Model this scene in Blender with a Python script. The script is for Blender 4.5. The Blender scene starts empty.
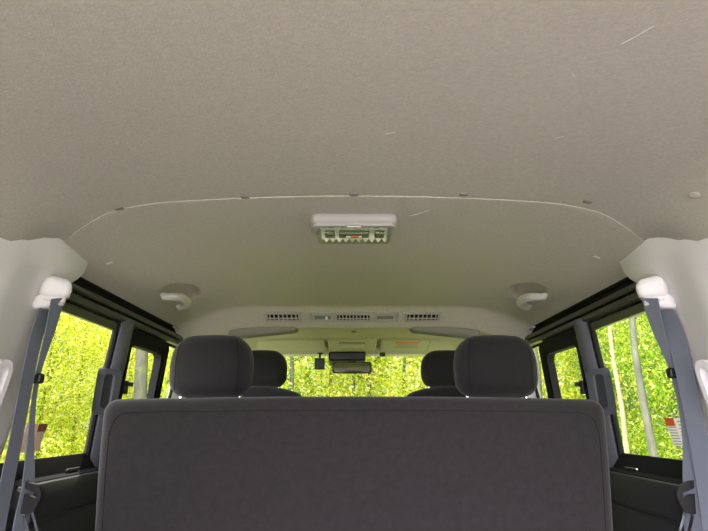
import bpy, bmesh, math, random
import numpy as np
from mathutils import Vector, Matrix
R = math.radians
random.seed(4)
SC = bpy.context.scene
COL = SC.collection

# ------------------------------------------------------------------ camera, sky, sun, exposure
cam_d = bpy.data.cameras.new('camera')
cam = bpy.data.objects.new('camera', cam_d)
COL.objects.link(cam)
cam_d.sensor_width = 36.0
cam_d.lens = 36.0 * 532 / 708
cam_d.clip_start = 0.02
cam.location = (0, 0, 0.88)
cam.rotation_euler = (R(90 + 16.24), 0, 0)
SC.camera = cam

W = bpy.data.worlds.new('sky')
SC.world = W
W.use_nodes = True
nt = W.node_tree
nt.nodes.clear()
tc = nt.nodes.new('ShaderNodeTexCoord')
dot = nt.nodes.new('ShaderNodeVectorMath'); dot.operation = 'DOT_PRODUCT'
_d = Vector((-0.62, -0.78, 0.10)).normalized()
dot.inputs[1].default_value = _d
ramp = nt.nodes.new('ShaderNodeValToRGB')
ramp.color_ramp.elements[0].position = 0.0
ramp.color_ramp.elements[0].color = (0.36, 0.37, 0.30, 1)
ramp.color_ramp.elements[1].position = 1.0
ramp.color_ramp.elements[1].color = (6.6, 6.2, 7.1, 1)
mr = nt.nodes.new('ShaderNodeMapRange')
mr.inputs[1].default_value = 0.0
mr.inputs[2].default_value = 1.0
bg = nt.nodes.new('ShaderNodeBackground')
bg.inputs[1].default_value = 1.5
wo = nt.nodes.new('ShaderNodeOutputWorld')
nt.links.new(tc.outputs['Generated'], dot.inputs[0])
nt.links.new(dot.outputs['Value'], mr.inputs[0])
nt.links.new(mr.outputs[0], ramp.inputs[0])
nt.links.new(ramp.outputs[0], bg.inputs[0])
nt.links.new(bg.outputs[0], wo.inputs[0])

sun_d = bpy.data.lights.new('sun', 'SUN')
sun_d.energy = 3.2
sun_d.angle = R(1.0)
sun_d.color = (1.0, 0.95, 0.82)
sun = bpy.data.objects.new('sun', sun_d)
COL.objects.link(sun)
sun.rotation_euler = (R(-30), R(-12), 0)    # high, from ahead of the van and a little to the left

SC.view_settings.view_transform = 'Standard'
SC.view_settings.look = 'None'
SC.view_settings.gamma = 1.0
SC.view_settings.exposure = 0.97
SC.cycles.max_bounces = 10
SC.cycles.diffuse_bounces = 6
SC.cycles.transparent_max_bounces = 16
SC.cycles.use_denoising = True
SC.cycles.sample_clamp_indirect = 6.0

# ------------------------------------------------------------------ materials
def mat(name, col, rough=0.6, spec=0.4, metal=0.0, noise=None, bump=None, scale2=None, coat=0.0, sheen=0.0):
    """noise=(scale, amount): colour mottling; bump=(scale, strength)."""
    m = bpy.data.materials.new(name)
    m.use_nodes = True
    t = m.node_tree
    b = t.nodes['Principled BSDF']
    b.inputs['Base Color'].default_value = (*col, 1)
    b.inputs['Roughness'].default_value = rough
    b.inputs['Specular IOR Level'].default_value = spec
    b.inputs['Metallic'].default_value = metal
    b.inputs['Coat Weight'].default_value = coat
    b.inputs['Sheen Weight'].default_value = sheen
    if noise or bump:
        co = t.nodes.new('ShaderNodeTexCoord')
    if noise:
        n = t.nodes.new('ShaderNodeTexNoise')
        n.inputs['Scale'].default_value = noise[0]
        n.inputs['Detail'].default_value = 6
        n.inputs['Roughness'].default_value = 0.65
        mp = t.nodes.new('ShaderNodeMapping')
        if scale2:
            mp.inputs['Scale'].default_value = scale2
        t.links.new(co.outputs['Object'], mp.inputs[0])
        t.links.new(mp.outputs[0], n.inputs['Vector'])
        r = t.nodes.new('ShaderNodeValToRGB')
        a = noise[1]
        r.color_ramp.elements[0].position = 0.3
        r.color_ramp.elements[1].position = 0.7
        r.color_ramp.elements[0].color = (*[c * (1 - a) for c in col], 1)
        r.color_ramp.elements[1].color = (*[min(1, c * (1 + a)) for c in col], 1)
        t.links.new(n.outputs['Fac'], r.inputs[0])
        t.links.new(r.outputs[0], b.inputs['Base Color'])
    if bump:
        n2 = t.nodes.new('ShaderNodeTexNoise')
        n2.inputs['Scale'].default_value = bump[0]
        n2.inputs['Detail'].default_value = 4
        bp = t.nodes.new('ShaderNodeBump')
        bp.inputs['Strength'].default_value = bump[1]
        bp.inputs['Distance'].default_value = 0.004
        t.links.new(co.outputs['Object'], n2.inputs['Vector'])
        t.links.new(n2.outputs['Fac'], bp.inputs['Height'])
        t.links.new(bp.outputs[0], b.inputs['Normal'])
    return m

M_head = mat('headliner_felt', (0.48, 0.448, 0.405), 0.95, 0.1, noise=(230, 0.10), bump=(260, 0.35), scale2=(0.55, 1, 1))
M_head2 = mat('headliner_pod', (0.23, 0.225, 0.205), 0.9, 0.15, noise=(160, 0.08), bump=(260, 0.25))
M_trim = mat('pale_grey_plastic', (0.80, 0.775, 0.795), 0.55, 0.35, bump=(500, 0.08))
M_grey = mat('mid_grey_plastic', (0.40, 0.385, 0.375), 0.5, 0.4)
M_pillar = mat('slate_grey_plastic', (0.088, 0.092, 0.104), 0.5, 0.4, bump=(500, 0.06))
M_pillar2 = mat('slate_grey_recess', (0.026, 0.027, 0.030), 0.6, 0.4)
M_cover = mat('slate_grey_cover', (0.062, 0.066, 0.075), 0.65, 0.3)
M_black = mat('black_plastic', (0.012, 0.012, 0.012), 0.45, 0.4)
M_grip = mat('grip_plastic', (0.56, 0.54, 0.52), 0.5, 0.35)
M_clip = mat('clip_grey', (0.22, 0.21, 0.19), 0.7)
M_rail = mat('dark_rail_olive_reflection', (0.055, 0.056, 0.038), 0.42, 0.5)  # black plastic rail; olive reflection of the foliage mixed into the base colour
M_rubber = mat('black_rubber', (0.008, 0.008, 0.008), 0.8, 0.2)
M_panel = mat('dark_side_panel', (0.022, 0.023, 0.025), 0.55, 0.35, bump=(400, 0.1))
M_seat = mat('charcoal_seat_cloth', (0.0255, 0.0238, 0.0240), 0.95, 0.1, noise=(55, 0.14), bump=(420, 0.35), sheen=0.15)
M_head_cloth = mat('black_headrest_cloth', (0.0165, 0.0158, 0.0162), 0.9, 0.15, noise=(60, 0.1), bump=(420, 0.3), sheen=0.12)
M_seam = mat('black_seam', (0.011, 0.0105, 0.011), 0.9, 0.1)
M_belt = mat('blue_grey_webbing', (0.155, 0.172, 0.21), 0.75, 0.25, noise=(300, 0.1), bump=(900, 0.2), scale2=(1, 1, 3))
M_chrome = mat('chrome', (0.75, 0.75, 0.75), 0.18, 0.5, 1.0)
M_white = mat('white_paper', (0.80, 0.80, 0.78), 0.6)
M_orange = mat('orange_print', (0.85, 0.17, 0.03), 0.6)
M_ink = mat('grey_print', (0.30, 0.30, 0.33), 0.7)
M_brown = mat('brown_back_print', (0.22, 0.09, 0.05), 0.7)
def film_mat(name, col):
    m = bpy.data.materials.new(name); m.use_nodes = True
    t = m.node_tree; t.nodes.clear()
    d = t.nodes.new('ShaderNodeBsdfDiffuse'); d.inputs[0].default_value = (*col, 1)
    l = t.nodes.new('ShaderNodeBsdfTranslucent'); l.inputs[0].default_value = (*col, 1)
    x = t.nodes.new('ShaderNodeMixShader'); x.inputs[0].default_value = 0.5
    o = t.nodes.new('ShaderNodeOutputMaterial')
    t.links.new(d.outputs[0], x.inputs[1]); t.links.new(l.outputs[0], x.inputs[2]); t.links.new(x.outputs[0], o.inputs[0])
    return m
M_film = film_mat('white_film', (0.88, 0.85, 0.88))
M_taupe = film_mat('brownish_film', (0.42, 0.34, 0.27))
M_visor = mat('visor_vinyl', (0.50, 0.47, 0.42), 0.7, 0.3, bump=(350, 0.1))
M_mirror = mat('mirror_silver', (0.55, 0.56, 0.5), 0.04, 0.5, 1.0)
M_floor = mat('cargo_carpet', (0.16, 0.155, 0.15), 0.95, 0.1, noise=(80, 0.25), bump=(300, 0.5))
M_refl = mat('lamp_reflector', (0.78, 0.78, 0.74), 0.35, 0.5)
M_blue = mat('blue_switch_legend', (0.12, 0.25, 0.5), 0.5)
M_red = mat('red_bulb_mark', (0.5, 0.09, 0.04), 0.4)
M_bark = mat('grey_brown_bark', (0.095, 0.098, 0.07), 0.95, 0.1, noise=(9, 0.4), bump=(14, 0.8), scale2=(1, 1, 0.25))
M_bark2 = mat('pale_bark', (0.26, 0.23, 0.14), 0.95, 0.1, noise=(7, 0.3), bump=(12, 0.6), scale2=(1, 1, 0.3))
M_ground = mat('bounce_gravel', (0.42, 0.40, 0.33), 0.95, 0.1, noise=(3, 0.35), bump=(20, 0.6))

M_grass = mat('sunlit_grass', (0.36, 0.44, 0.08), 0.95, 0.1, noise=(3, 0.35), bump=(20, 0.6))

def glass_mat(name, tint, refl=0.07):
    m = bpy.data.materials.new(name)
    m.use_nodes = True
    t = m.node_tree
    t.nodes.clear()
    tr = t.nodes.new('ShaderNodeBsdfTransparent'); tr.inputs[0].default_value = (*tint, 1)
    gl = t.nodes.new('ShaderNodeBsdfGlossy'); gl.inputs['Roughness'].default_value = 0.02
    fc = t.nodes.new('ShaderNodeLayerWeight'); fc.inputs[0].default_value = 0.5
    pw = t.nodes.new('ShaderNodeMath'); pw.operation = 'POWER'; pw.inputs[1].default_value = 4.0
    lw = t.nodes.new('ShaderNodeMapRange'); lw.inputs[3].default_value = 0.02; lw.inputs[4].default_value = 0.45
    t.links.new(fc.outputs['Facing'], pw.inputs[0]); t.links.new(pw.outputs[0], lw.inputs[0])
    mx = t.nodes.new('ShaderNodeMixShader')
    o = t.nodes.new('ShaderNodeOutputMaterial')
    t.links.new(lw.outputs[0], mx.inputs[0])
    t.links.new(tr.outputs[0], mx.inputs[1])
    t.links.new(gl.outputs[0], mx.inputs[2])
    t.links.new(mx.outputs[0], o.inputs[0])
    return m
M_glass = glass_mat('window_glass', (0.97, 0.985, 0.965))
M_lens = glass_mat('lamp_lens', (0.86, 0.90, 0.78))

def leaf_mat(name, stops):
    m = bpy.data.materials.new(name)
    m.use_nodes = True
    t = m.node_tree
    t.nodes.clear()
    g = t.nodes.new('ShaderNodeNewGeometry')
    r = t.nodes.new('ShaderNodeValToRGB')
    while len(r.color_ramp.elements) < len(stops):
        r.color_ramp.elements.new(0.5)
    for e, (p, c) in zip(r.color_ramp.elements, stops):
        e.position = p; e.color = (*c, 1)
    d = t.nodes.new('ShaderNodeBsdfDiffuse')
    tl = t.nodes.new('ShaderNodeBsdfTranslucent')
    mx = t.nodes.new('ShaderNodeMixShader'); mx.inputs[0].default_value = 0.6
    o = t.nodes.new('ShaderNodeOutputMaterial')
    t.links.new(g.outputs['Random Per Island'], r.inputs[0])
    t.links.new(r.outputs[0], d.inputs[0]); t.links.new(r.outputs[0], tl.inputs[0])
    t.links.new(d.outputs[0], mx.inputs[1]); t.links.new(tl.outputs[0], mx.inputs[2])
    t.links.new(mx.outputs[0], o.inputs[0])
    return m
M_leafY = leaf_mat('yellow_green_leaves', [(0.0, (0.135, 0.230, 0.016)), (0.25, (0.324, 0.432, 0.027)), (0.6, (0.540, 0.567, 0.041)), (0.85, (0.702, 0.648, 0.095)), (1.0, (0.950, 0.918, 0.486))])
M_leafG = leaf_mat('fresh_green_leaves', [(0.0, (0.044, 0.138, 0.013)), (0.35, (0.122, 0.275, 0.022)), (0.7, (0.288, 0.424, 0.034)), (0.9, (0.509, 0.517, 0.078)), (1.0, (0.779, 0.757, 0.332))])
M_leafM = leaf_mat('mixed_green_leaves', [(0.0, (0.078, 0.184, 0.013)), (0.3, (0.199, 0.344, 0.022)), (0.65, (0.366, 0.459, 0.034)), (0.88, (0.553, 0.551, 0.089)), (1.0, (0.779, 0.780, 0.376))])

# ------------------------------------------------------------------ builders
def link(name, me, m, parent=None, smooth=True, angle=40):
    o = bpy.data.objects.new(name, me)
    COL.objects.link(o)
    if m is not None:
        me.materials.append(m)
    if smooth and len(me.polygons):
        me.shade_smooth()
        try:
            me.set_sharp_from_angle(angle=R(angle))
        except Exception:
            pass
    if parent is not None:
        o.parent = parent
        o.matrix_parent_inverse = parent.matrix_world.inverted() if False else Matrix()
    return o

def tag(o, label=None, cat=None, group=None, kind=None):
    if label: o['label'] = label
    if cat: o['category'] = cat
    if group: o['group'] = group
    if kind: o['kind'] = kind
    return o

def empty(name, loc, label, cat, group=None, rot=(0, 0, 0), kind=None):
    o = bpy.data.objects.new(name, None)
    o.empty_display_size = 0.05
    o.location = loc; o.rotation_euler = rot
    COL.objects.link(o)
    return tag(o, label, cat, group, kind)

class MB:
    """collects shapes, then becomes ONE mesh object"""
    def __init__(s): s.bm = bmesh.new()
    def loft(s, secs, cap=True, closed=True):
        rows = [[s.bm.verts.new(p) for p in sec] for sec in secs]
        n = len(secs[0])
        for a, b in zip(rows, rows[1:]):
            for i in range(n if closed else n - 1):
                j = (i + 1) % n
                try: s.bm.faces.new((a[i], a[j], b[j], b[i]))
                except ValueError: pass
        if cap and closed:
            s.bm.faces.new(rows[0][::-1]); s.bm.faces.new(rows[-1])
        return s
    def rbox(s, h, r, n=8, c=(0, 0, 0), rot=None, fn=None):
        """box of half sizes h with every edge rounded by r, each face n x n"""
        h = Vector(h); r = min(r, min(h) * 0.999)
        t = bmesh.new()
        cache = {}
        def v(p):
            k = tuple(round(x, 6) for x in p)
            if k not in cache: cache[k] = t.verts.new(p)
            return cache[k]
        def line(hh):
            k = 3 if r < 0.004 else 5
            e = [-hh + r * (1 - math.cos(math.pi / 2 * i / k)) for i in range(k)] 
            mid = [-(hh - r) + 2 * (hh - r) * i / n for i in range(n + 1)]
            l = e + mid + [-x for x in e[::-1]]
            out = []
            for x in l:
                if not out or abs(x - out[-1]) > 1e-6: out.append(x)
            return out
        L = [line(h[0]), line(h[1]), line(h[2])]
        for ax in range(3):
            u, w = (ax + 1) % 3, (ax + 2) % 3
            for sg in (-1, 1):
                g = []
                for a in L[u]:
                    row = []
                    for b in L[w]:
                        p = [0, 0, 0]; p[ax] = sg * h[ax]; p[u] = a; p[w] = b
                        row.append(v(p))
                    g.append(row)
                for i in range(len(g) - 1):
                    for j in range(len(g[0]) - 1):
                        q = (g[i][j], g[i + 1][j], g[i + 1][j + 1], g[i][j + 1])
                        t.faces.new(q if sg > 0 else q[::-1])
        for vv in t.verts:
            p = vv.co
            q = Vector([max(-(h[i] - r), min(h[i] - r, p[i])) for i in range(3)])
            d = p - q
            if d.length > 1e-9: p = q + d.normalized() * r
            if fn: p = Vector(fn(p))
            if rot is not None: p = rot @ p
            vv.co = p + Vector(c)
        return s.join(t)
    def join(s, t):
        me = bpy.data.meshes.new('tmp'); t.to_mesh(me); t.free()
        s.bm.from_mesh(me); bpy.data.meshes.remove(me)
        return s
    def tube(s, pts, rad, n=10):
        pts = [Vector(p) for p in pts]
        rads = rad if isinstance(rad, (list, tuple)) else [rad] * len(pts)
        secs = []
        up = Vector((0.13, 0.21, 0.97))
        for i, p in enumerate(pts):
            d = (pts[min(i + 1, len(pts) - 1)] - pts[max(i - 1, 0)]).normalized()
            if abs(d.dot(up)) > 0.95: up = Vector((0.97, 0.2, 0.1))
            a = (up - d * up.dot(d)).normalized(); up = a; b = d.cross(a)
            secs.append([p + (a * math.cos(2 * math.pi * k / n) + b * math.sin(2 * math.pi * k / n)) * rads[i] for k in range(n)])
        return s.loft(secs)
    def ribbon(s, pts, dirs, width, thick):
        """strip through pts, width along dirs"""
        secs = []
        pts = [Vector(p) for p in pts]
        ws = width if isinstance(width, (list, tuple)) else [width] * len(pts)
        for i, p in enumerate(pts):
            d = (pts[min(i + 1, len(pts) - 1)] - pts[max(i - 1, 0)]).normalized()
            a = Vector(dirs[i]); a = (a - d * a.dot(d)).normalized(); b = d.cross(a)
            w = ws[i] / 2; t = thick / 2
            secs.append([p - a * w - b * t, p + a * w - b * t, p + a * w + b * t, p - a * w + b * t])
        return s.loft(secs)
    def ring(s, outer, inner, f0, f1):
        """frame between two matching loops; f0/f1 map (u,v) to the back and the front face"""
        n = len(outer)
        A = [s.bm.verts.new(f0(*p)) for p in outer]; B = [s.bm.verts.new(f1(*p)) for p in outer]
        C = [s.bm.verts.new(f1(*p)) for p in inner]; D = [s.bm.verts.new(f0(*p)) for p in inner]
        for P, Q in ((A, B), (B, C), (C, D), (D, A)):
            for i in range(n):
                j = (i + 1) % n
                s.bm.faces.new((P[i], P[j], Q[j], Q[i]))
        return s
    def build(s, name, m, parent=None, smooth=True, angle=40):
        bmesh.ops.recalc_face_normals(s.bm, faces=s.bm.faces[:])
        me = bpy.data.meshes.new(name)
        s.bm.to_mesh(me); s.bm.free()
        return link(name, me, m, parent, smooth, angle)

def rrect(u0, u1, v0, v1, r, k=6):
    pts = []
    for cu, cv, a0 in ((u1 - r, v1 - r, 0), (u0 + r, v1 - r, 90), (u0 + r, v0 + r, 180), (u1 - r, v0 + r, 270)):
        for i in range(k + 1):
            a = R(a0 + 90 * i / k)
            pts.append((cu + r * math.cos(a), cv + r * math.sin(a)))
    return pts

def interp(path, n):
    """Catmull-Rom through control points"""
    P = [Vector(p) for p in path]
    out = []
    for i in range(len(P) - 1):
        p0, p1, p2, p3 = P[max(i - 1, 0)], P[i], P[i + 1], P[min(i + 2, len(P) - 1)]
        for k in range(n):
            t = k / n
            out.append(0.5 * ((2 * p1) + (p2 - p0) * t + (2 * p0 - 5 * p1 + 4 * p2 - p3) * t * t + (3 * p1 - p0 - 3 * p2 + p3) * t ** 3))
    out.append(P[-1])
    return out

def wx(z):                       # half width of the body side (it leans in towards the roof)
    return 0.80 - 0.18 * (z - 0.85)

SIDES = ((-1, 'left'), (1, 'right'))

# ------------------------------------------------------------------ shell: floor, ceiling, roof
b = MB(); b.rbox((0.80, 1.90, 0.02), 0.004, 2, (0, 1.55, -0.02))
tag(b.build('floor', M_floor), 'grey carpeted floor of the van', 'floor', kind='structure')

def side_drop(x, y=1.6):
    s = abs(x)
    d = 0.0 if s < 0.40 else 0.087 * ((s - 0.40) / 0.335) ** 2.2
    if s > 0.58:                                    # the headliner rolls further down towards the rear pillars
        k = max(0.0, min(1.0, (1.17 - y) / 0.20)); k = k * k * (3 - 2 * k)
        d += 0.10 * k * ((s - 0.58) / 0.13) ** 2
    return d
def seam_y(x):
    s = abs(x)
    y = 1.041 + 0.2 * s * s
    if s > 0.54: y += 0.047 * ((s - 0.54) / 0.148) ** 1.3
    return y
PROF = [(0.9, 1.335), (2.06, 1.335), (2.14, 1.336), (2.165, 1.333), (2.185, 1.324), (2.28, 1.269), (2.292, 1.263),
        (2.31, 1.263), (2.33, 1.272), (2.39, 1.318), (2.53, 1.328), (2.90, 1.332), (3.0, 1.328), (3.30, 1.285), (3.34, 1.275)]
def prof(y):
    for (a, za), (c, zc) in zip(PROF, PROF[1:]):
        if y <= c:
            return za + (zc - za) * max(0, (y - a) / (c - a))
    return PROF[-1][1]
def dish(x, y):
    r2 = ((abs(x) - 0.600) / 0.056) ** 2 + ((y - 1.800) / 0.110) ** 2
    return 0.046 * max(0.0, 1 - r2) ** 0.7
def zc(x, y):
    return prof(y) - side_drop(x, y) + dish(x, y)

XS = [(-0.738 + 1.476 * i / 180) for i in range(181)]
b = MB()                                            # front headliner, its rear edge is the seam line
ys_abs = [1.25 + 0.014 * i for i in range(1, 59)] + [2.09 + 0.015 * i for i in range(0, 34)] + [2.62, 2.7, 2.8, 2.9, 2.95, 3.0, 3.08, 3.16, 3.24, 3.30, 3.34]
rows = []
rows.append([(x, seam_y(x), zc(x, seam_y(x)) + 0.004) for x in XS])
rows.append([(x, seam_y(x), zc(x, seam_y(x)) + 0.0005) for x in XS])
for f in (0.02, 0.2, 0.4, 0.6, 0.8, 1.0):
    rows.append([(x, seam_y(x) + (1.255 - seam_y(x)) * f, zc(x, seam_y(x) + (1.255 - seam_y(x)) * f)) for x in XS])
for y in ys_abs:
    rows.append([(x, y, zc(x, y)) for x in XS])
b.loft(rows, cap=False, closed=False)
front_ceiling = tag(b.build('ceiling', M_head, angle=60), 'grey felt headliner of the front half, its rear edge forming the pale cross seam', 'ceiling', kind='structure')
b = MB()
rows = [[(x, y, 1.3375 - side_drop(x, y)) for x in XS] for y in [-0.35 + 0.05 * i for i in range(33)]]
b.loft(rows, cap=False, closed=False)
rear_ceiling = tag(b.build('ceiling', M_head), 'grey felt headliner of the rear half, above the camera', 'ceiling', kind='structure')
for (x0, y0, x1, y1) in ((0.362, 0.535, 0.338, 0.568), (0.052, 0.787, 0.068, 0.782), (0.338, 0.800, 0.352, 0.795), (0.170, 1.115, 0.130, 1.150), (0.300, 0.628, 0.306, 0.634)):
    zf = lambda x, y: (zc(x, y) - 0.0006) if y > seam_y(x) else 1.3375 - side_drop(x, y) - 0.0006
    sc = MB(); sc.ribbon([(x0, y0, zf(x0, y0)), ((x0 + x1) / 2, (y0 + y1) / 2 + 0.001, zf((x0 + x1) / 2, (y0 + y1) / 2)), (x1, y1, zf(x1, y1))], [(y1 - y0, x0 - x1, 0)] * 3, 0.0006, 0.0006)
    sc.build('scuff_mark', M_trim, rear_ceiling if y0 < 1.0 else front_ceiling)
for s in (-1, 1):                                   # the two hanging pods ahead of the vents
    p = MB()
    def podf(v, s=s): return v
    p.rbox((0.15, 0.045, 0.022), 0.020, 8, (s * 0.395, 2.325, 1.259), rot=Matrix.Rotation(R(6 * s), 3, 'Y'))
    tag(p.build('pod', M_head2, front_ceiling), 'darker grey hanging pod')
b = MB(); b.rbox((0.80, 1.86, 0.012), 0.01, 2, (0, 1.50, 1.395))
tag(b.build('roof', M_black), 'metal roof skin over the headliner', 'roof', kind='structure')
b = MB(); b.loft([[(x, y, z) for y, z in ((3.30, 1.290), (3.36, 1.266), (3.40, 1.28), (3.37, 1.395), (3.30, 1.395))] for x in (-0.72, 0.72)])
tag(b.build('trim_9', M_trim), 'pale header trim above the windscreen', 'trim', kind='structure')

# ------------------------------------------------------------------ sides
def side_loft(s, secs):
    return [[(s * x, y, z) for x, y, z in sec] for sec in secs]
n_trim = 0
for s, side in SIDES:
    # lower side wall with its inner panel
    prof_w = [(0.84, -0.02), (0.84, 0.74), (0.822, 0.785), (0.812, 0.785), (0.802, 0.762), (0.795, 0.742), (0.775, 0.736), (0.770, 0.700), (0.77, -0.02)]
    b = MB(); b.loft([[(s * x, y, z) for x, z in prof_w] for y in (-0.35, 1.2, 2.2, 3.75)])
    wall = tag(b.build('wall_' + side, M_rubber, angle=30), 'black inner body side under the %s windows' % side, 'wall', kind='structure')
    prof_p = [(0.772, 0.02), (0.772, 0.722), (0.766, 0.733), (0.757, 0.737), (0.748, 0.734), (0.741, 0.724), (0.737, 0.708), (0.733, 0.690), (0.733, 0.662), (0.738, 0.658), (0.738, 0.654),
              (0.730, 0.648), (0.726, 0.62), (0.724, 0.30), (0.73, 0.02)]
    b = MB(); b.loft([[(s * x, y, z) for x, z in prof_p] for y in (1.0, 1.3, 1.6, 2.2)])
    tag(b.build('side_panel', M_panel, wall, angle=25), 'charcoal side trim panel with a ridge along its top')
    b = MB(); b.rbox((0.004, 0.035, 0.004), 0.003, 2, (s * 0.792, 1.62 if s > 0 else 1.60, 0.748))
    tag(b.build('sill_catch', M_chrome if s > 0 else M_rail, wall), 'small catch on the sill')

    # rear pillar trim (pale)
    secs = []
    for z in [0.0, 0.3, 0.6, 0.75, 0.85, 0.95, 1.05, 1.12, 1.16, 1.19, 1.21, 1.23, 1.245, 1.256, 1.275, 1.30, 1.33]:
        w = wx(z); yf = 1.29 + (0.0 if z < 1.15 else 0.055 * min(1, (z - 1.15) / 0.09) ** 2)
        if z > 1.24: yf += 0.25 * min((z - 1.24), 0.02)
        ins = 0.052
        kk = max(0.0, min(1.0, (z - 1.185) / 0.05)); kk = kk * kk * (3 - 2 * kk)
        secs.append([(w + 0.04, -0.35, z), (w - ins, -0.35, z), (w - ins, 0.6, z), (w - ins, 1.03, z), (w - ins + 0.003, 1.06, z), (w - ins + 0.012 - 0.008 * kk, 1.09, z), (w - 0.022 - 0.026 * kk, 1.17, z),
                     (w - 0.014 - 0.032 * kk, 1.20, z), (w - 0.010 - 0.026 * kk, yf - 0.03, z), (w - 0.007 - 0.014 * kk, yf - 0.008, z), (w + 0.0, yf, z), (w + 0.04, yf, z)])
    b = MB(); b.loft(side_loft(s, secs))
    n_trim += 1
    rp = tag(b.build('trim_%d' % n_trim, M_trim, angle=50), 'pale grey moulded pillar trim behind the %s seat belt' % side, 'pillar trim', kind='structure')
    # oval hand hold on the trim
    lp = rrect(-0.028, 0.028, -0.055, 0.055, 0.027)
    li = rrect(-0.014, 0.014, -0.040, 0.040, 0.0135)
    zc0 = 0.945
    f0 = lambda u, v, s=s: (s * (wx(zc0 + v) - 0.036), 1.105 + u, zc0 + v)
    f1 = lambda u, v, s=s: (s * (wx(zc0 + v) - 0.062), 1.105 + u, zc0 + v)
    b = MB(); b.ring(lp, li, f0, f1)
    tag(b.build('hook_ring', M_trim, rp), 'oval raised ring')

    # overhead rail
    pr = [(0.760, 1.172), (0.748, 1.172), (0.742, 1.20), (0.742, 1.23), (0.752, 1.27), (0.752, 1.385), (0.80, 1.385), (0.80, 1.25)]
    b = MB(); b.loft([[(s * x, y, z) for x, z in pr] for y in (1.26, 1.6, 2.42)])
    n_trim += 1
    rl = tag(b.build('trim_%d' % n_trim, M_rubber, angle=20), 'dark grooved rail above the %s windows' % side, 'rail trim', kind='structure')
    for za, zb in ((1.204, 1.221), (1.178, 1.197)):
        b = MB(); b.loft([[(s * x, y, z) for x, z in ((0.745, za), (0.724, za + 0.001), (0.720, za + 0.006), (0.721, zb - 0.003), (0.725, zb), (0.745, zb))] for y in (1.27, 1.7, 2.40)])
        b.build('rail_bar', M_rail, rl, angle=25)
    b = MB(); b.loft([[(s * x, y, z) for x, z in ((0.756, 1.149), (0.744, 1.149), (0.738, 1.170), (0.744, 1.176), (0.758, 1.176))] for y in (1.26, 2.10)])
    b.build('lower_band', M_rail, rl, angle=20)
    b = MB(); b.loft([[(s * x, y, z) for x, z in ((0.758, 1.19), (0.748, 1.19), (0.73, 1.22), (0.72, 1.385), (0.80, 1.385), (0.80, 1.25))] for y in (2.42, 3.36)])
    b.build('front_band', M_rail, rl, angle=20)
    b = MB(); b.tube([(s * 0.7375, y, 1.2485 - 0.0) for y in (1.335, 1.6, 2.0, 2.42)], 0.006, 8)
    tag(b.build('edge_strip', M_rubber, rl), 'black rubber strip along the headliner edge')
    b = MB(); b.rbox((0.006, 0.03, 0.005), 0.003, 2, (s * 0.727, 2.16, 1.243))
    tag(b.build('clip', M_grey, rl), 'small grey clip')

    # pillar between rear quarter window and sliding window
    secs = []
    for z in [0.70, 0.76, 0.80, 0.85, 0.90, 0.95, 1.0, 1.05, 1.10, 1.15, 1.19]:
        t = (z - 0.77) / 0.38
        w = wx(z); y0 = 1.722 - 0.062 * t + 0.012 * math.sin(math.pi * max(0, min(1, t))) * -1
        y1 = 1.792 - 0.060 * t
        y0 += 0.010 * math.exp(-((z - 1.07) / 0.03) ** 2)
        secs.append([(w + 0.010, y0 + 0.004, z), (w - 0.012, y0 + 0.002, z), (w - 0.026, y0 + 0.016, z), (w - 0.031, (y0 + y1) / 2, z), (w - 0.024, y1 - 0.006, z), (w - 0.01, y1, z), (w + 0.010, y1, z)])
    b = MB(); b.loft(side_loft(s, secs))
    n_trim += 1
    pl = tag(b.build('trim_%d' % n_trim, M_pillar, angle=40), 'slate grey pillar between the %s quarter window and the sliding window' % side, 'pillar trim', kind='structure')
    # black gasket along the pillar's rear edge
    gp = [(s * (wx(sec[0][2]) + 0.002), sec[0][1] - 0.005, sec[0][2]) for sec in secs]
    b = MB(); b.tube(gp, 0.010, 8)
    tag(b.build('gasket', M_rubber, pl), 'black rubber gasket')
    # raised oval cover with a recess
    sl = -0.30
    lp = rrect(-0.034, 0.030, -0.068, 0.068, 0.020)
    li = rrect(-0.016, 0.012, -0.052, 0.052, 0.011)
    zp = 0.965; yp = 1.652
    g0 = lambda u, v, s=s: (s * (wx(zp + v) - 0.010), yp + u + sl * v, zp + v)
    g1 = lambda u, v, s=s: (s * (wx(zp + v) - 0.036 - 0.75 * u), yp + u * 0.92 + sl * v, zp + v * 0.96)
    b = MB(); b.ring(lp, li, g0, g1)
    cv = tag(b.build('belt_cover', M_cover, pl), 'raised oval cover on the pillar')
    g2 = lambda u, v, s=s: (s * (wx(zp + v) - 0.029 - 0.75 * u), yp + u * 0.94 + sl * v, zp + v)
    b = MB(); b.loft([[g0(*p) for p in li], [g2(*p) for p in li]])
    tag(b.build('recess', M_pillar2, cv), 'darker slot inside the cover')

    # windows -------------------------------------------------
    def pane(poly, t0=0.0, s=s):
        m = MB()
        m.loft([[(s * (wx(z) + t0), y, z) for y, z in poly], [(s * (wx(z) + t0 + 0.004), y, z) for y, z in poly]])
        return m
    k = 0 if s < 0 else 4
    w1 = empty('window_%d' % (k + 1), (0, 0, 0), 'rear quarter window on the %s behind the seat belt' % side, 'window', kind='structure')
    pane([(1.26, 0.775), (1.735, 0.775), (1.675, 1.16), (1.26, 1.16)], 0.002).build('pane', M_glass, w1, smooth=False)
    w2 = empty('window_%d' % (k + 2), (0, 0, 0), 'black framed sliding window on the %s' % side, 'window', kind='structure')
    lo = rrect(1.705, 2.112, 0.745, 1.170, 0.02); li = rrect(1.760, 2.050, 0.795, 1.122, 0.030)
    shear = lambda z: 0.045 * (1.13 - z) / 0.2
    h0 = lambda u, v, s=s: (s * (wx(v) + 0.012), u + shear(v), v)
    h1 = lambda u, v, s=s: (s * (wx(v) - 0.016), u + shear(v), v)
    b = MB(); b.ring(lo, li, h0, h1); fr = b.build('frame', M_rubber, w2, angle=30)
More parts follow.
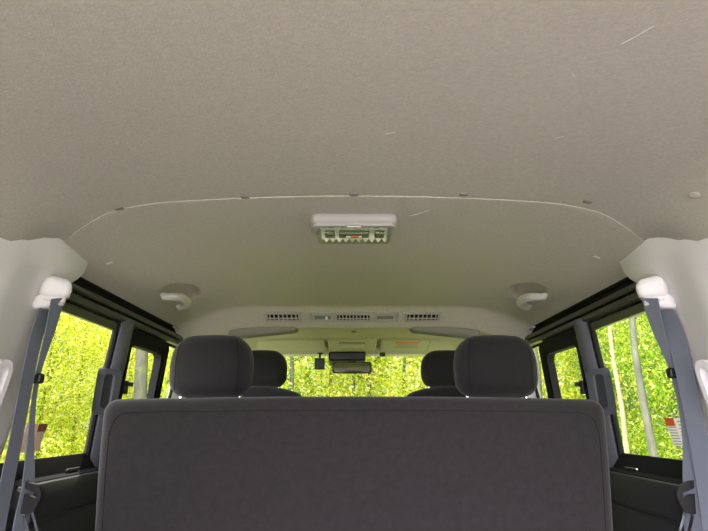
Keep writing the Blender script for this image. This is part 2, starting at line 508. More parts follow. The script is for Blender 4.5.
    lo2 = rrect(1.735, 2.10, 0.76, 1.160, 0.02); li2 = rrect(1.752, 2.070, 0.775, 1.140, 0.030)
    h2 = lambda u, v, s=s: (s * (wx(v) - 0.022), u + shear(v), v)
    b = MB(); b.ring(lo2, li2, h1, h2); b.build('frame_lip', M_rubber, w2, angle=30)
    b = MB(); b.rbox((0.008, 0.012, 0.022), 0.004, 3, (s * (wx(0.985) - 0.02), 1.796, 0.985))
    b.rbox((0.012, 0.006, 0.007), 0.003, 2, (s * (wx(0.985) - 0.03), 1.806, 0.995))
    tag(b.build('latch', M_black, w2), 'small black window latch')
    pane([(1.745 + shear(0.78), 0.78), (2.06 + shear(0.78), 0.78), (2.06 + shear(1.13), 1.13), (1.745 + shear(1.13), 1.13)], 0.002).build('pane', M_glass, w2, smooth=False)
    w3 = empty('window_%d' % (k + 3), (0, 0, 0), 'narrow fixed window ahead of the sliding window on the %s' % side, 'window', kind='structure')
    pane([(2.09, 0.775), (2.33, 0.775), (2.33, 1.20), (2.09, 1.20)], 0.010).build('pane', M_glass, w3, smooth=False)
    b = MB(); b.tube([(s * (wx(z) - 0.0), 2.31, z) for z in (0.77, 1.0, 1.2)], 0.007, 8)
    tag(b.build('gasket', M_rubber, w3), 'black rubber gasket')
    w4 = empty('window_%d' % (k + 4), (0, 0, 0), 'front door window on the %s' % side, 'window', kind='structure')
    pane([(2.43, 0.775), (3.72, 0.80), (3.70, 0.90), (3.28, 1.20), (2.43, 1.20)], 0.010).build('pane', M_glass, w4, smooth=False)

    # pillar behind the front seats and windscreen pillar
    secs = []
    for z in (0.0, 0.6, 0.8, 1.0, 1.15, 1.25):
        w = wx(z)
        secs.append([(w + 0.012, 2.322, z), (w - 0.006, 2.32, z), (w - 0.03, 2.36, z), (w - 0.04, 2.42, z), (w - 0.02, 2.44, z), (w + 0.012, 2.44, z)])
    b = MB(); b.loft(side_loft(s, secs))
    n_trim += 1
    tag(b.build('trim_%d' % n_trim, M_trim), 'pale grey pillar trim behind the %s front seat' % side, 'pillar trim', kind='structure')
    b = MB(); b.loft([[(s * (c[0] + dx), c[1] + dy, c[2]) for dx, dy in ((-0.03, -0.04), (0.03, -0.04), (0.03, 0.03), (-0.03, 0.04), (-0.045, 0.0))] for c in ((0.700, 3.28, 1.30), (0.735, 3.52, 1.07), (0.765, 3.76, 0.86))])
    b.build('windscreen_pillar', M_trim, bpy.data.objects['trim_%d' % n_trim])

# windscreen, dashboard, front wall
wsc = empty('window_9', (0, 0, 0), 'windscreen ahead of the front seats', 'window', kind='structure')
b = MB(); b.loft([[(x, y + o, z) for x, y, z in ((-0.71, 3.345, 1.295), (0, 3.39, 1.30), (0.71, 3.345, 1.295), (0.775, 3.77, 0.86), (0, 3.83, 0.86), (-0.775, 3.77, 0.86))] for o in (0, 0.005)])
b.build('pane', M_glass, wsc, smooth=False)
b = MB(); b.rbox((0.76, 0.32, 0.26), 0.06, 6, (0, 3.46, 0.66), fn=lambda p: (p[0], p[1], p[2] - 0.05 * (p[0] / 0.76) ** 2 - 0.1 * max(0, p[1])))
tag(b.build('dashboard', M_panel), 'dark dashboard under the windscreen', 'dashboard', kind='structure')
b = MB(); b.rbox((0.84, 0.03, 0.44), 0.01, 2, (0, 3.81, 0.42))
tag(b.build('wall_front', M_black), 'front bulkhead below the windscreen', 'wall', kind='structure')

# ------------------------------------------------------------------ bench seat
def headrest(parent, cx, cy, cz, hw, hh, hd, name='headrest', seams=True, lean=0.0):
    def fn(p):
        x, y, z = p
        t = z / hh                          # -1 bottom, 1 top
        k = 1.0 - 0.035 * max(0, t) ** 2 - 0.03 * max(0, -t)
        if t > -0.1: k -= 0.135 * ((t + 0.1) / 1.1) ** 2.0
        return (x * k, y * (1.0 - 0.16 * max(0, t) ** 2) - 0.010 * (1 - (x / hw) ** 2) * (1 if y < 0 else 0) + lean * z, z - 0.006 * (x / hw) ** 2 * max(0, t))
    m = MB(); m.rbox((hw, hd, hh), min(hd * 0.93, 0.050), 12, (cx, cy, cz), fn=fn)
    o = m.build(name, M_head_cloth, parent, angle=80)
    if seams:
        for sx in (-1, 1):
            pts = []
            for i in range(15):
                t = -0.80 + 1.62 * i / 14
                x, y, z = fn((sx * hw * 0.74, -hd, t * hh))
                pts.append((cx + x, cy + y - 0.0006, cz + z))
            q = MB(); q.tube(pts, 0.0011, 6); q.build('seam', M_seam, o)
    for sx in (-1, 1):
        q = MB(); q.tube([(cx + sx * hw * 0.70, cy, cz - hh - 0.045), (cx + sx * hw * 0.70, cy, cz - hh + 0.03)], 0.0065, 10)
        q.build('post', M_chrome, o)
        q = MB(); q.tube([(cx + sx * hw * 0.70, cy, cz - hh - 0.022), (cx + sx * hw * 0.70, cy, cz - hh - 0.008)], 0.011, 10)
        q.build('post_collar', M_white, o)
    return o

bench = empty('bench_seat', (0, 1.52, 0), 'charcoal cloth bench seat seen from behind, spanning the van with two headrests', 'bench seat')
def G(m): return m
def benchf(p):
    x, y, z = p
    yy = y
    if y < 0: yy = y - 0.012 * (1 - (x / 0.66) ** 4) * (1 - (z / 0.29) ** 4)
    yy += -0.10 * z                                                      # slight recline towards the camera
    return (x * (1.0 + 0.012 * z / 0.27 - 0.012 * max(0, z / 0.285) ** 3), yy, z + 0.008 * (1 - (x / 0.65) ** 2) * max(0, z / 0.27))
b = MB(); b.rbox((0.634, 0.072, 0.283), 0.033, 26, (0, 1.475 - 1.52, 0.648), fn=benchf)
bk = b.build('backrest', M_seat, bench, angle=80)
ctr = [(-0.604, -0.27), (-0.604, -0.1), (-0.604, 0.1), (-0.604, 0.2), (-0.594, 0.232), (-0.58, 0.246), (-0.55, 0.249)] 
ctr += [(-0.55 + 1.1 * i / 20, 0.249) for i in range(1, 20)]
ctr += [(-u, v) for u, v in ctr[:7][::-1]]
b = MB(); pts = []
for u, v in ctr:
    x, y, z = benchf((u, -0.072, v)); pts.append((x, y - 0.045 - 0.0002, z + 0.648))
b.tube(pts, 0.0007, 6); b.build('seam', M_seam, bk)
b = MB(); b.rbox((0.64, 0.25, 0.075), 0.05, 10, (0, 0.24, 0.37))
b.build('cushion', M_seat, bench)
for sx in (-0.5, 0.5):
    for yy in (0.05, 0.42):
        b = MB(); b.rbox((0.025, 0.03, 0.15), 0.005, 2, (sx, yy, 0.15)); b.build('leg', M_black, bench)
headrest(bench, -0.421, 0.085, 1.035, 0.122, 0.091, 0.056)
headrest(bench, 0.419, 0.085, 1.035, 0.122, 0.091, 0.056)
# towers joining the headrest posts to the bench top
# ------------------------------------------------------------------ front seats
for s, side, lab in ((-1, 'left', 'black cloth front seat on the left, seen over the bench beside the left headrest'), (1, 'right', 'black cloth front seat on the right, seen over the bench beside the right headrest')):
    st = empty('front_seat', (s * 0.43, 2.5, 0), lab, 'seat')
    def ff(p):
        x, y, z = p
        t = z / 0.30
        return (x * (1 - 0.10 * max(0, t) ** 2), y - 0.10 * z, z - 0.036 * (x / 0.22) ** 2 * max(0, t) )
    b = MB(); b.rbox((0.232, 0.06, 0.31), 0.045, 10, (0, 0.0, 0.720), fn=ff)
    b.build('backrest', M_head_cloth, st, angle=80)
    b = MB(); b.rbox((0.24, 0.25, 0.08), 0.05, 8, (0, 0.28, 0.36)); b.build('cushion', M_head_cloth, st)
    b = MB(); b.rbox((0.20, 0.20, 0.14), 0.01, 2, (0, 0.28, 0.142)); b.build('base', M_black, st)
    headrest(st, 0, -0.01, 1.108, 0.122, 0.085, 0.055, seams=False)

# ------------------------------------------------------------------ seat belts
for s, side in SIDES:
    lab = 'dark grey seat belt hanging from a pale shoulder anchor on the left pillar' if s < 0 else 'blue-grey seat belt hanging from a pale shoulder anchor on the right pillar'
    sb = empty('seat_belt', (0, 0, 0), lab, 'seat belt', 'seat belts on the rear pillars')
    # shoulder anchor cover: dome above, lip below
    ac = Vector((s * 0.702, 1.212, 1.158))
    wd = Vector((0.86, -s * 0.51, 0)); nd = Vector((s * 0.51, 0.86, 0)); tilt = Matrix.Rotation(R(-10 * s), 3, 'Y')
    rot = Matrix((wd, nd, (0, 0, 1))).transposed() @ tilt
    def covf(p):
        x, y, z = p
        t = z / 0.026
        return (x * (1 - 0.26 * max(0, t) ** 1.6), y * (1 - 0.25 * max(0, t) ** 2), z - 0.006 * (x * s / 0.031) * max(0, -t))
    b = MB(); b.rbox((0.032, 0.027, 0.025), 0.015, 8, ac + rot @ Vector((s * -0.001, 0, 0.020)), rot=rot, fn=covf)
    cover = b.build('anchor_cover', M_trim, sb, angle=80)
    b = MB(); b.rbox((0.031, 0.022, 0.019), 0.013, 8, ac + rot @ Vector((s * 0.003, 0.004, -0.012)), rot=rot, fn=lambda p: (p[0], p[1], p[2] - 0.012 * (p[0] / 0.032) * s))
    b.build('guide_lip', M_trim, sb, angle=80)
    b = MB(); b.rbox((0.023, 0.004, 0.0045), 0.003, 3, ac + rot @ Vector((-s * 0.004, -0.014, -0.015)), rot=rot); b.build('guide_slot', M_grey, sb)
    b = MB(); b.rbox((0.009, 0.012, 0.012), 0.006, 3, ac + rot @ Vector((s * 0.026, 0.016, 0.036))); b.build('anchor_bolt_cap', M_rubber, sb)
    # strand to the retractor (wide, runs down the pillar towards the camera)
    if s < 0:
        p1 = [(-0.714, 1.218, 1.142), (-0.722, 1.205, 1.05), (-0.728, 1.205, 0.85), (-0.722, 1.185, 0.65), (-0.71, 1.17, 0.40), (-0.71, 1.16, 0.12)]
        p2 = [(-0.680, 1.196, 1.150), (-0.700, 1.220, 1.085), (-0.730, 1.25, 0.973), (-0.725, 1.25, 0.86), (-0.712, 1.25, 0.744), (-0.714, 1.25, 0.64), (-0.715, 1.26, 0.30), (-0.715, 1.26, 0.05)]
        w2 = [0.042, 0.032, 0.015, 0.020, 0.038, 0.047, 0.047, 0.047]
    else:
        p1 = [(0.716, 1.222, 1.142), (0.732, 1.205, 1.05), (0.742, 1.205, 0.85), (0.728, 1.185, 0.65), (0.71, 1.17, 0.40), (0.71, 1.16, 0.12)]
        p2 = [(0.680, 1.196, 1.150), (0.701, 1.220, 1.085), (0.738, 1.25, 0.985), (0.744, 1.25, 0.86), (0.733, 1.25, 0.744), (0.726, 1.25, 0.64), (0.72, 1.26, 0.30), (0.72, 1.26, 0.05)]
        w2 = [0.042, 0.032, 0.015, 0.018, 0.032, 0.047, 0.047, 0.047]
    q1 = interp(p1, 8)
    d1 = [Vector((0.0 if s < 0 else 0.3, 1.0 if s < 0 else -0.95, 0))] * len(q1)
    b = MB(); b.ribbon(q1, d1, 0.046, 0.0022); b.build('retractor_strap', M_belt, sb, angle=30)
    q2 = interp(p2, 8)
    ww = [v.x for v in interp([(w, 0, 0) for w in w2], 8)]
    d2 = [Vector((0.1 if s < 0 else 0.3, 1.0 if s < 0 else -0.95, 0))] * len(q2)
    b = MB(); b.ribbon(q2, d2, ww, 0.0025); b.build('shoulder_strap', M_belt, sb, angle=30)
    # stop button
    c = Vector(p2[2])
    b = MB(); b.rbox((0.013, 0.010, 0.012), 0.006, 4, c)
    b.tube([c + Vector((0, -0.016, 0)), c + Vector((0, 0.016, 0))], 0.008, 12)
    b.build('stop_button', M_black, sb)
    # latch plate
    c = Vector(p2[4]) + Vector((0, -0.006, -0.022))
    rt = Matrix.Rotation(R(-20 * s), 3, 'Y')
    fr = lambda u, v, o: tuple(c + rt @ Vector((u, o, v)))
    lo = rrect(-0.036, 0.036, -0.030, 0.030, 0.022); li = rrect(-0.026, 0.026, 0.006, 0.016, 0.004)
    b = MB(); b.ring(lo, li, lambda u, v: fr(u, v, -0.006), lambda u, v: fr(u, v, 0.006))
    lp = b.build('latch_plate', M_black, sb, angle=40)
    a0 = R(28) * (1 if s < 0 else -1)
    ax = Vector((math.sin(a0), -0.1, -math.cos(a0))); sd = Vector((math.cos(a0), 0, math.sin(a0)))
    base = c + Vector((0.010 if s < 0 else -0.012, -0.002, -0.024))
    b = MB()
    for k in (-1, 1):
        b.ribbon([base + sd * 0.009 * k, base + sd * 0.009 * k + ax * 0.062], [sd, sd], 0.005, 0.0025)
    b.ribbon([base + ax * 0.058, base + ax * 0.066], [sd, sd], 0.023, 0.0025)
    tag(b.build('metal_tongue', M_chrome, lp), 'bright metal tongue')

# ------------------------------------------------------------------ assist grips
for s, side in SIDES:
    lab = 'pale curved assist grip on the %s edge of the headliner' % side
    gx = 0.652
    ag = empty('assist_grip', (s * gx, 1.85, zc(gx, 1.85)), lab, 'grab handle', 'assist grips on the headliner')
    pts, rad = [], []
    for i in range(25):
        t = -math.cos(math.pi * i / 24)
        k = 1 - abs(t) ** 3.2
        pts.append((-s * (0.000 + 0.052 * k), 0.094 * t, -0.008 + 0.012 * k))
        rad.append((0.0125 + 0.003 * (1 - t * t)) * min(1.0, math.sqrt(max(0.0, 1 - ((abs(i - 12) - 8) / 4.15) ** 2)) if abs(i - 12) > 8 else 1.0))
    b = MB(); b.tube(pts, rad, 12); b.build('grip', M_grip, ag)
    for t in (-1, 1):
        b = MB(); b.rbox((0.012, 0.015, 0.010), 0.009, 5, (-s * 0.006, 0.084 * t, -0.001)); b.build('mount', M_grip, ag)

# ------------------------------------------------------------------ dome lamp
zl = 1.335
dl = empty('dome_lamp', (0, 1.182, zl), 'rectangular dome lamp with a clear lens in the middle of the ceiling', 'ceiling lamp')
b = MB(); b.rbox((0.103, 0.046, 0.016), 0.0155, 8, (0, 0, -0.008), fn=lambda p: (p[0] * (1 - 0.05 * (p[1] / 0.046) ** 2), p[1], p[2])); hs = b.build('housing', M_grey, dl, angle=60)
b = MB(); b.ring(rrect(-0.094, 0.094, -0.040, 0.042, 0.014), rrect(-0.086, 0.086, -0.028, 0.036, 0.008), lambda u, v: (u, v, -0.020), lambda u, v: (u, v, -0.028)); b.build('bezel', M_grey, dl)
b = MB(); b.rbox((0.016, 0.004, 0.003), 0.002, 3, (0, -0.036, -0.027)); b.build('switch_tab', M_refl, dl)
b = MB(); b.rbox((0.087, 0.033, 0.014), 0.008, 6, (0, 0.005, -0.033)); lens = b.build('lens', M_lens, dl, angle=60)
b = MB()                                        # wavy white reflector behind the lens
secs = []
for i in range(61):
    x = -0.078 + 0.156 * i / 60
    d = 0.004 * math.sin(i * 1.05)
    secs.append([(x, -0.020 + d, -0.024), (x, 0.030, -0.024), (x, 0.030, -0.040 + d), (x, 0.026, -0.040 + d), (x, 0.026, -0.027), (x, -0.020 + d, -0.027)])
b.loft(secs); b.build('reflector', M_refl, dl, angle=30)
b = MB()
for x, w in ((-0.057, 0.012), (0.0, 0.036), (0.060, 0.012)):
    b.rbox((w, 0.014, 0.005), 0.003, 3, (x, 0.006, -0.032))
b.build('bulb_holder', mat('lamp_socket_green_grey', (0.10, 0.115, 0.07), 0.4), dl)
b = MB(); b.tube([(-0.018, 0.004, -0.040), (0.018, 0.004, -0.040)], 0.003, 10); b.build('bulb', M_refl, dl)
b = MB(); b.rbox((0.010, 0.004, 0.0012), 0.001, 2, (0.002, -0.018, -0.0475)); tag(b.build('red_mark', M_red, dl), 'small red mark')

# ------------------------------------------------------------------ air vents on the sloping band of the headliner
TILT = R(30)
def vent(x, y, kind, lab, name):
    z = zc(x, y)
    rz = 0.0
    v = empty(name, (x, y, z), lab, 'air vent', 'overhead air vents' if kind == 'vent' else None, rot=(-TILT, 0, rz))
    def frame(cx, hw, hy, nm='bezel', m=M_grey):
        q = MB(); q.ring(rrect(cx - hw, cx + hw, -hy, hy, 0.006), rrect(cx - hw + 0.008, cx + hw - 0.008, -hy + 0.008, hy - 0.008, 0.003), lambda u, w: (u, w, 0.003), lambda u, w: (u, w, -0.008))
        return q.build(nm, m, v, angle=30)
    def grille(cx, hw, hy):
        q = MB(); q.rbox((hw, hy, 0.001), 0.0008, 2, (cx, 0, -0.0008)); q.build('duct', M_rubber, v)
        q = MB()
        n = 7
        for i in range(n):
            q.rbox((0.0022, hy, 0.003), 0.0012, 2, (cx - hw + 2 * hw * (i + 0.5) / n, 0, -0.005), rot=Matrix.Rotation(R(25), 3, 'Y'))
        q.rbox((hw, 0.0020, 0.003), 0.0012, 2, (cx, 0.006, -0.0055))
        o = q.build('louvres', M_grey, v)
    if kind == 'vent':
        frame(0, 0.080, 0.029); grille(0, 0.064, 0.020)
    else:
        q = MB(); q.ring(rrect(-0.19, 0.19, -0.030, 0.030, 0.01), rrect(-0.183, 0.183, -0.024, 0.024, 0.006), lambda u, w: (u, w, 0.003), lambda u, w: (u, w, -0.007)); q.build('panel_frame', M_grey, v, angle=30)
        q = MB(); q.rbox((0.184, 0.026, 0.0015), 0.001, 2, (0, 0, -0.001)); q.build('panel', M_grey, v)
        frame(-0.003, 0.077, 0.025); 
        q = MB(); q.rbox((0.068, 0.018, 0.0012), 0.001, 2, (-0.003, 0, -0.0034)); q.build('duct', M_rubber, v)
        q = MB()
        for i in range(9):
            q.rbox((0.0020, 0.017, 0.003), 0.0012, 2, (-0.003 - 0.066 + 0.132 * (i + 0.5) / 9, 0, -0.006), rot=Matrix.Rotation(R(25), 3, 'Y'))
        q.rbox((0.066, 0.0018, 0.003), 0.0012, 2, (-0.003, 0.006, -0.0065)); q.build('louvres', M_grey, v)
        for sx in (-1, 1):
            cx = sx * 0.130 - (0.003 if sx < 0 else -0.002)
            pk = frame(cx, 0.044, 0.021, 'pocket')
            q = MB(); q.rbox((0.034, 0.012, 0.0012), 0.001, 2, (cx, 0, -0.0036)); q.build('pocket_floor', M_head2, v)
            if sx < 0:
                q = MB(); q.rbox((0.018, 0.0035, 0.0012), 0.001, 2, (cx - 0.004, -0.009, -0.0052)); tag(q.build('switch_legend', M_blue, v), 'blue strip of switch legends')
                q = MB(); q.rbox((0.005, 0.007, 0.004), 0.002, 3, (cx + 0.017, 0.002, -0.007)); tag(q.build('switch_knob', M_refl, v), 'pale switch knob')
    return v
vent(-0.300, 2.222, 'vent', 'small grey overhead air vent left of the centre switch panel', 'air_vent')
vent(0.290, 2.222, 'vent', 'small grey overhead air vent right of the centre switch panel', 'air_vent')
vent(0.0, 2.222, 'panel', 'long overhead vent panel with a central grille between two pockets', 'vent_panel')

# ------------------------------------------------------------------ headliner clips
def zin(x, y): return zc(x, y) if y > seam_y(x) else 1.3375 - side_drop(x, y)
for x, y, lab, m in (
    (-0.517, 1.087, 'flat ceiling clip at the left end of the cross seam', M_clip),
    (-0.231, 1.044, 'flat ceiling clip behind the seam, between the left end and the dome lamp', M_clip),
    (0.000, 1.031, 'flat ceiling clip behind the seam, straight behind the dome lamp', M_clip),
    (0.231, 1.031, 'flat ceiling clip behind the seam, right of the dome lamp', M_clip),
    (0.501, 1.055, 'flat ceiling clip where the cross seam starts to curve on the right', M_clip),
    (-0.658, 1.376, 'pale round ceiling clip near the left rear corner of the window rail', M_head),
    (0.640, 1.345, 'pale round ceiling clip near the right rear corner of the window rail', M_head),
    (0.633, 0.911, 'pale round ceiling clip on the right edge above the pillar trim', M_head)):
    c = MB(); c.rbox((0.009, 0.007, 0.0025), 0.0024, 3, (0, 0, -0.0015))
    if m is M_head:
        c = MB(); c.loft([[(r * math.cos(a), r * math.sin(a), z) for a in [2 * math.pi * k / 16 for k in range(16)]] for r, z in ((0.011, 0.0), (0.010, -0.0025), (0.005, -0.004))])
    o = c.build('ceiling_clip', m); o.location = (x, y, zin(x, y))
    sl = (side_drop(abs(x) + 0.005) - side_drop(abs(x) - 0.005)) / 0.01
    o.rotation_euler = (0, math.atan(sl) * (1 if x > 0 else -1), 0)
    tag(o, lab, 'clip', 'clips in the headliner')

# ------------------------------------------------------------------ front header: visors, map lamp console, mirror, dash camera
def visor(x0, x1, lab):
    cx = (x0 + x1) / 2
    v = empty('sun_visor', (cx, 3.10, 1.304), lab, 'sun visor', 'sun visors', rot=(R(-13), 0, 0))
    b = MB(); b.rbox(((x1 - x0) / 2, 0.085, 0.010), 0.009, 10); b.build('flap', M_visor, v, angle=70)
    for sx in (-1, 1):
        b = MB(); b.tube([(sx * ((x1 - x0) / 2 - 0.01), 0.075, 0.0), (sx * ((x1 - x0) / 2 + 0.02), 0.085, 0.012)], 0.006, 8); b.build('pivot', M_grey, v)
    return v
visor(-0.575, -0.170, 'plain beige sun visor folded up left of the mirror')
vr = visor(0.155, 0.600, 'beige sun visor folded up right of the mirror, carrying a printed label')
b = MB(); b.rbox((0.0015, 0.08, 0.0115), 0.001, 2, (0.055, 0, 0)); b.build('stitch_line', M_head2, vr)
# label on visor: paper, orange heading and rows of print
lb = empty('visor_label', (0.305, 3.078, 1.2995), 'white printed label with an orange heading on the right sun visor', 'label', rot=(R(-13), 0, 0))
b = MB(); b.rbox((0.075, 0.050, 0.0006), 0.0004, 2); b.build('paper', M_white, lb)
b = MB(); b.rbox((0.070, 0.008, 0.0004), 0.0003, 2, (0, -0.036, -0.0008)); b.build('heading', M_orange, lb)
b = MB()
for i in range(5):
    b.rbox((0.066 - 0.01 * (i % 2), 0.0022, 0.0003), 0.0002, 1, (-0.002 * (i % 2), -0.018 + 0.012 * i, -0.0008))
b.build('print', M_ink, lb)
b = MB(); b.rbox((0.072, 0.004, 0.0004), 0.0003, 2, (0, 0.044, -0.0008)); b.build('print_bar', M_ink, lb)

ml = empty('map_lamp', (0, 3.10, 1.314), 'beige map lamp console with a slotted grille above the mirror', 'map lamp', rot=(R(-13), 0, 0))
b = MB(); b.rbox((0.140, 0.095, 0.018), 0.014, 8, (-0.01, 0, 0)); b.build('housing', M_visor, ml, angle=60)
b = MB()
for i in range(12):
    b.rbox((0.0032, 0.016, 0.003), 0.001, 1, (-0.075 + 0.0115 * i, 0.006, -0.018))
b.build('grille', M_white, ml)
b = MB(); b.rbox((0.075, 0.010, 0.002), 0.001, 2, (-0.012, -0.045, -0.0175)); b.build('lens', M_head2, ml)
o = MB(); o.rbox((0.012, 0.010, 0.006), 0.004, 3); o = o.build('hook', M_grey); o.location = (0.0, 2.78, 1.324)
tag(o, 'tiny grey hook on the bright headliner ahead of the vents', 'hook')

rm = empty('rearview_mirror', (-0.012, 3.22, 1.181), 'rounded rear-view mirror hanging at the top of the windscreen', 'mirror')
b = MB(); b.rbox((0.118, 0.018, 0.034), 0.017, 10, fn=lambda p: (p[0], p[1], p[2] + 0.003 * (p[0] / 0.118) ** 2)); b.build('shell', M_black, rm, angle=70)
b = MB(); b.loft([[(u, yy, w) for u, w in rrect(-0.110, 0.110, -0.028, 0.028, 0.020)] for yy in (-0.017, -0.0195)]); b.build('mirror_glass', M_mirror, rm, angle=20)
b = MB(); b.tube([(0.0, 0.01, 0.01), (0.0, 0.035, 0.04), (0.0, 0.05, 0.066)], 0.011, 10); b.rbox((0.025, 0.022, 0.018), 0.01, 4, (0, 0.04, 0.045)); b.build('stay', M_black, rm)

sh = MB(); sh.rbox((0.112, 0.055, 0.027), 0.012, 5, (0, 0, 0), fn=lambda p: (p[0], p[1], p[2] - 0.25 * p[1]))
o = sh.build('sensor_housing', M_black); o.location = (-0.042, 3.275, 1.240)
tag(o, 'black sensor housing on the windscreen behind the mirror', 'sensor housing')

dc = empty('dash_camera', (-0.207, 3.25, 1.208), 'small square black dash camera hanging left of the mirror', 'dash camera')
b = MB(); b.rbox((0.030, 0.018, 0.034), 0.006, 5); b.build('body', M_black, dc)
b = MB(); b.tube([(0, 0.0, 0.03), (0, 0.014, 0.064)], 0.007, 8); b.rbox((0.016, 0.014, 0.004), 0.003, 2, (0, 0.014, 0.064)); b.build('mount', M_black, dc)
b = MB(); b.tube([(0, 0.015, -0.002), (0, 0.027, -0.002)], 0.011, 14); b.build('lens', M_rubber, dc)
o = MB(); o.rbox((0.017, 0.012, 0.012), 0.006, 4); o = o.build('visor_clip', M_black); o.location = (0.172, 3.235, 1.262)
tag(o, 'small black clip at the windscreen edge right of the mirror', 'clip')

# ------------------------------------------------------------------ stickers on the quarter windows
for s, side in SIDES:
    zz, yy = (0.852, 1.372) if s > 0 else (0.838, 1.40)
    x = wx(zz) + 0.002
    lab = 'white sticker with an orange corner on the right quarter window' if s > 0 else 'brownish sticker back on the left quarter window'
    k = empty('window_sticker', (s * x, yy, zz), lab, 'sticker', rot=(0, R(-10.2 * s), 0))
    b = MB(); b.rbox((0.0006, 0.045, 0.034), 0.0004, 2); b.build('paper', M_film if s > 0 else M_taupe, k)
    b = MB(); b.rbox((0.0004, 0.020, 0.010), 0.0003, 2, (-s * 0.0012, 0.026, 0.025)); b.build('heading', M_orange if s > 0 else M_brown, k)
    b = MB()
    for i in range(7):
        b.rbox((0.0004, 0.017, 0.0011), 0.0003, 1, (-s * 0.0012, 0.023, 0.012 - 0.0068 * i))
        b.rbox((0.0004, 0.017 - 0.004 * (i % 2), 0.0011), 0.0003, 1, (-s * 0.0012, -0.021, 0.026 - 0.0080 * i))
    b.build('print', M_ink, k)

# ------------------------------------------------------------------ outside: ground, trees, undergrowth
b = MB(); b.loft([[(x, y, -0.64) for x in (-40, 40)] for y in (-25, 50)], cap=False, closed=False)
tag(b.build('ground', M_grass, smooth=False), 'sunlit grassy ground under the trees', 'ground', kind='structure')
b = MB(); b.loft([[(x, y, -0.62) for x in (-3.2, 3.2)] for y in (-12, 3.0)], cap=False, closed=False)  # unseen gravel added so light bounced in from the rear stays neutral
tag(b.build('path', M_ground, smooth=False), 'pale gravel patch added unseen under the van to bounce neutral light', 'path', kind='structure')

rng = np.random.default_rng(11)
def leaves_mesh(centres, size):
    n = len(centres)
    a = rng.normal(size=(n, 3)); a /= np.linalg.norm(a, axis=1)[:, None]
    q = rng.normal(size=(n, 3)); q -= a * (q * a).sum(1)[:, None]; q /= np.linalg.norm(q, axis=1)[:, None]
    l = size * rng.uniform(0.6, 1.5, n)[:, None]; w = l * rng.uniform(0.35, 0.55, n)[:, None]
    nrm = np.cross(a, q)
    v = np.stack([centres - a * l, centres + q * w + nrm * l * 0.15, centres + a * l, centres - q * w + nrm * l * 0.15], 1).reshape(-1, 3)
    me = bpy.data.meshes.new('foliage')
    me.vertices.add(n * 4); me.vertices.foreach_set('co', v.ravel())
    me.loops.add(n * 4); me.loops.foreach_set('vertex_index', np.arange(n * 4))
    me.polygons.add(n); me.polygons.foreach_set('loop_start', np.arange(0, n * 4, 4)); me.polygons.foreach_set('loop_total', np.full(n, 4))
    me.update(calc_edges=True)
    return me

def tree(x, y, h, r0, spread, nleaf, lm, bark, lab, size=0.06, group=None, low=0.3, lean=0.0):
    t = empty('tree', (x, y, -0.62), lab, 'tree', group)
    tp = [Vector((0, 0, -0.05))]
    px = py = 0.0
    for i in range(1, 9):
        px += random.uniform(-0.06, 0.06) + lean * h / 8; py += random.uniform(-0.06, 0.06)
        tp.append(Vector((px, py, h * i / 8)))
    trunk = MB(); trunk.tube(tp, [r0 * (1.0 - 0.085 * i) for i in range(9)], 10)
    cl = []
    nb = 11
    for i in range(nb):
        f = low + (0.95 - low) * i / nb
        k = f * 8; i0 = min(int(k), 7); p = tp[i0].lerp(tp[i0 + 1], k - i0)
        a = i * 2.4 + random.uniform(-0.5, 0.5)
        L = spread * random.uniform(0.7, 1.1) * (1 - 0.45 * f)
        d = Vector((math.cos(a), math.sin(a), random.uniform(0.0, 0.5)))
        bp = [p + d * L * j / 4 + Vector((random.uniform(-.05, .05), random.uniform(-.05, .05), 0.03 * j * j * L * 0.3)) for j in range(5)]
        bp[0] = p
        trunk.tube(bp, [r0 * 0.28, r0 * 0.22, r0 * 0.17, r0 * 0.11, r0 * 0.05], 5)
        for j in range(2, 5): cl.append((bp[j], 0.30 * spread + 0.1))
    trunk.build('trunk', bark, t)
    cc = np.array([list(c[0]) for c in cl]); rr = np.array([c[1] for c in cl])
    idx = rng.integers(0, len(cl), nleaf)
    pts = cc[idx] + rng.normal(size=(nleaf, 3)) * rr[idx][:, None] * np.array([0.62, 0.62, 0.5])
    pts[:, 2] = np.maximum(pts[:, 2], 0.05)
    link('foliage', leaves_mesh(pts, size), lm, t, smooth=False)
    return t

GL = 'trees beyond the left windows'; GR = 'trees beyond the right windows'; GF = 'trees ahead of the windscreen'
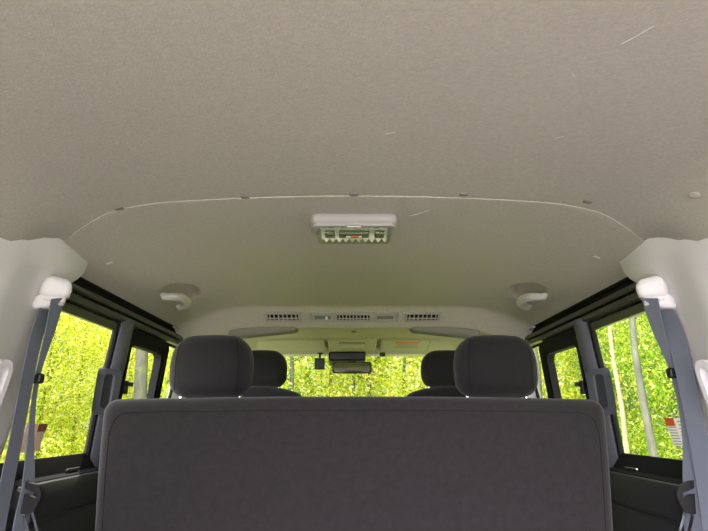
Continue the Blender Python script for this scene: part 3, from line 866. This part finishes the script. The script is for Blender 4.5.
# marked trunks
tree(-3.43, 9.0, 7.0, 0.13, 1.4, 1500, M_leafY, M_bark, 'thick grey-brown trunk seen through the left sliding window', 0.06, GL, low=0.6)
tree(4.50, 13.4, 7.5, 0.17, 1.4, 1500, M_leafM, M_bark, 'grey trunk seen through the narrow window beside the right headrest', 0.06, GR, low=0.6)
tree(4.80, 10.0, 7.0, 0.05, 1.6, 1500, M_leafG, M_bark2, 'pale cream trunk seen through the right quarter window', 0.05, GR, low=0.5)
tree(4.77, 9.0, 7.0, 0.075, 1.5, 1500, M_leafG, M_bark, 'slim grey trunk standing upright in the right quarter window', 0.05, GR, low=0.45)
labs = {'L': 'leafy yellow-green tree in the sunlit woods beyond the left windows', 'R': 'leafy fresh green tree in the woods beyond the right windows', 'F': 'slender yellow-green tree in the woods ahead of the windscreen'}
for i in range(15):
    y = 4.0 + 1.3 * i + random.uniform(-0.5, 0.5); x = -(5.3 + 0.22 * i + random.uniform(0, 2.6))
    tree(x, y, random.uniform(4.5, 7), random.uniform(0.035, 0.075), random.uniform(1.3, 1.9), 8000, M_leafY, M_bark, labs['L'], 0.042, GL, low=0.06)
for i in range(15):
    y = 4.0 + 1.3 * i + random.uniform(-0.5, 0.5); x = 5.5 + 0.22 * i + random.uniform(0, 2.6)
    tree(x, y, random.uniform(4.5, 7), random.uniform(0.035, 0.075), random.uniform(1.3, 1.9), 9000, (M_leafG, M_leafM)[i % 2], M_bark, labs['R'], 0.038, GR, low=0.06)
for i in range(14):
    x = -6 + 0.95 * i + random.uniform(-0.4, 0.4); y = 14 + random.uniform(0, 6)
    tree(x, y, random.uniform(5, 8), random.uniform(0.05, 0.10), random.uniform(1.4, 2.0), 6000, (M_leafY, M_leafM, M_leafY)[i % 3], M_bark, labs['F'], 0.06, GF, low=0.08)
# undergrowth nobody could count
def growth(n, xr, yr, zmax, size, lm, lab):
    p = np.stack([rng.uniform(*xr, n), rng.uniform(*yr, n), -0.6 + zmax * rng.uniform(0, 1, n) ** 1.3], 1)
    me = leaves_mesh(p, size)
    o = link('undergrowth', me, lm, None, smooth=False)
    tag(o, lab, 'undergrowth', kind='stuff')
growth(40000, (-17, -11), (2, 19.5), 5.5, 0.085, M_leafY, 'dense yellow-green thicket filling the woods beyond the left trees')
growth(40000, (11, 17), (2, 19.5), 5.5, 0.085, M_leafM, 'dense green thicket filling the woods beyond the right trees')
growth(45000, (-13, 13), (21, 28), 6.5, 0.10, M_leafY, 'dense yellow-green thicket closing the view ahead of the windscreen')
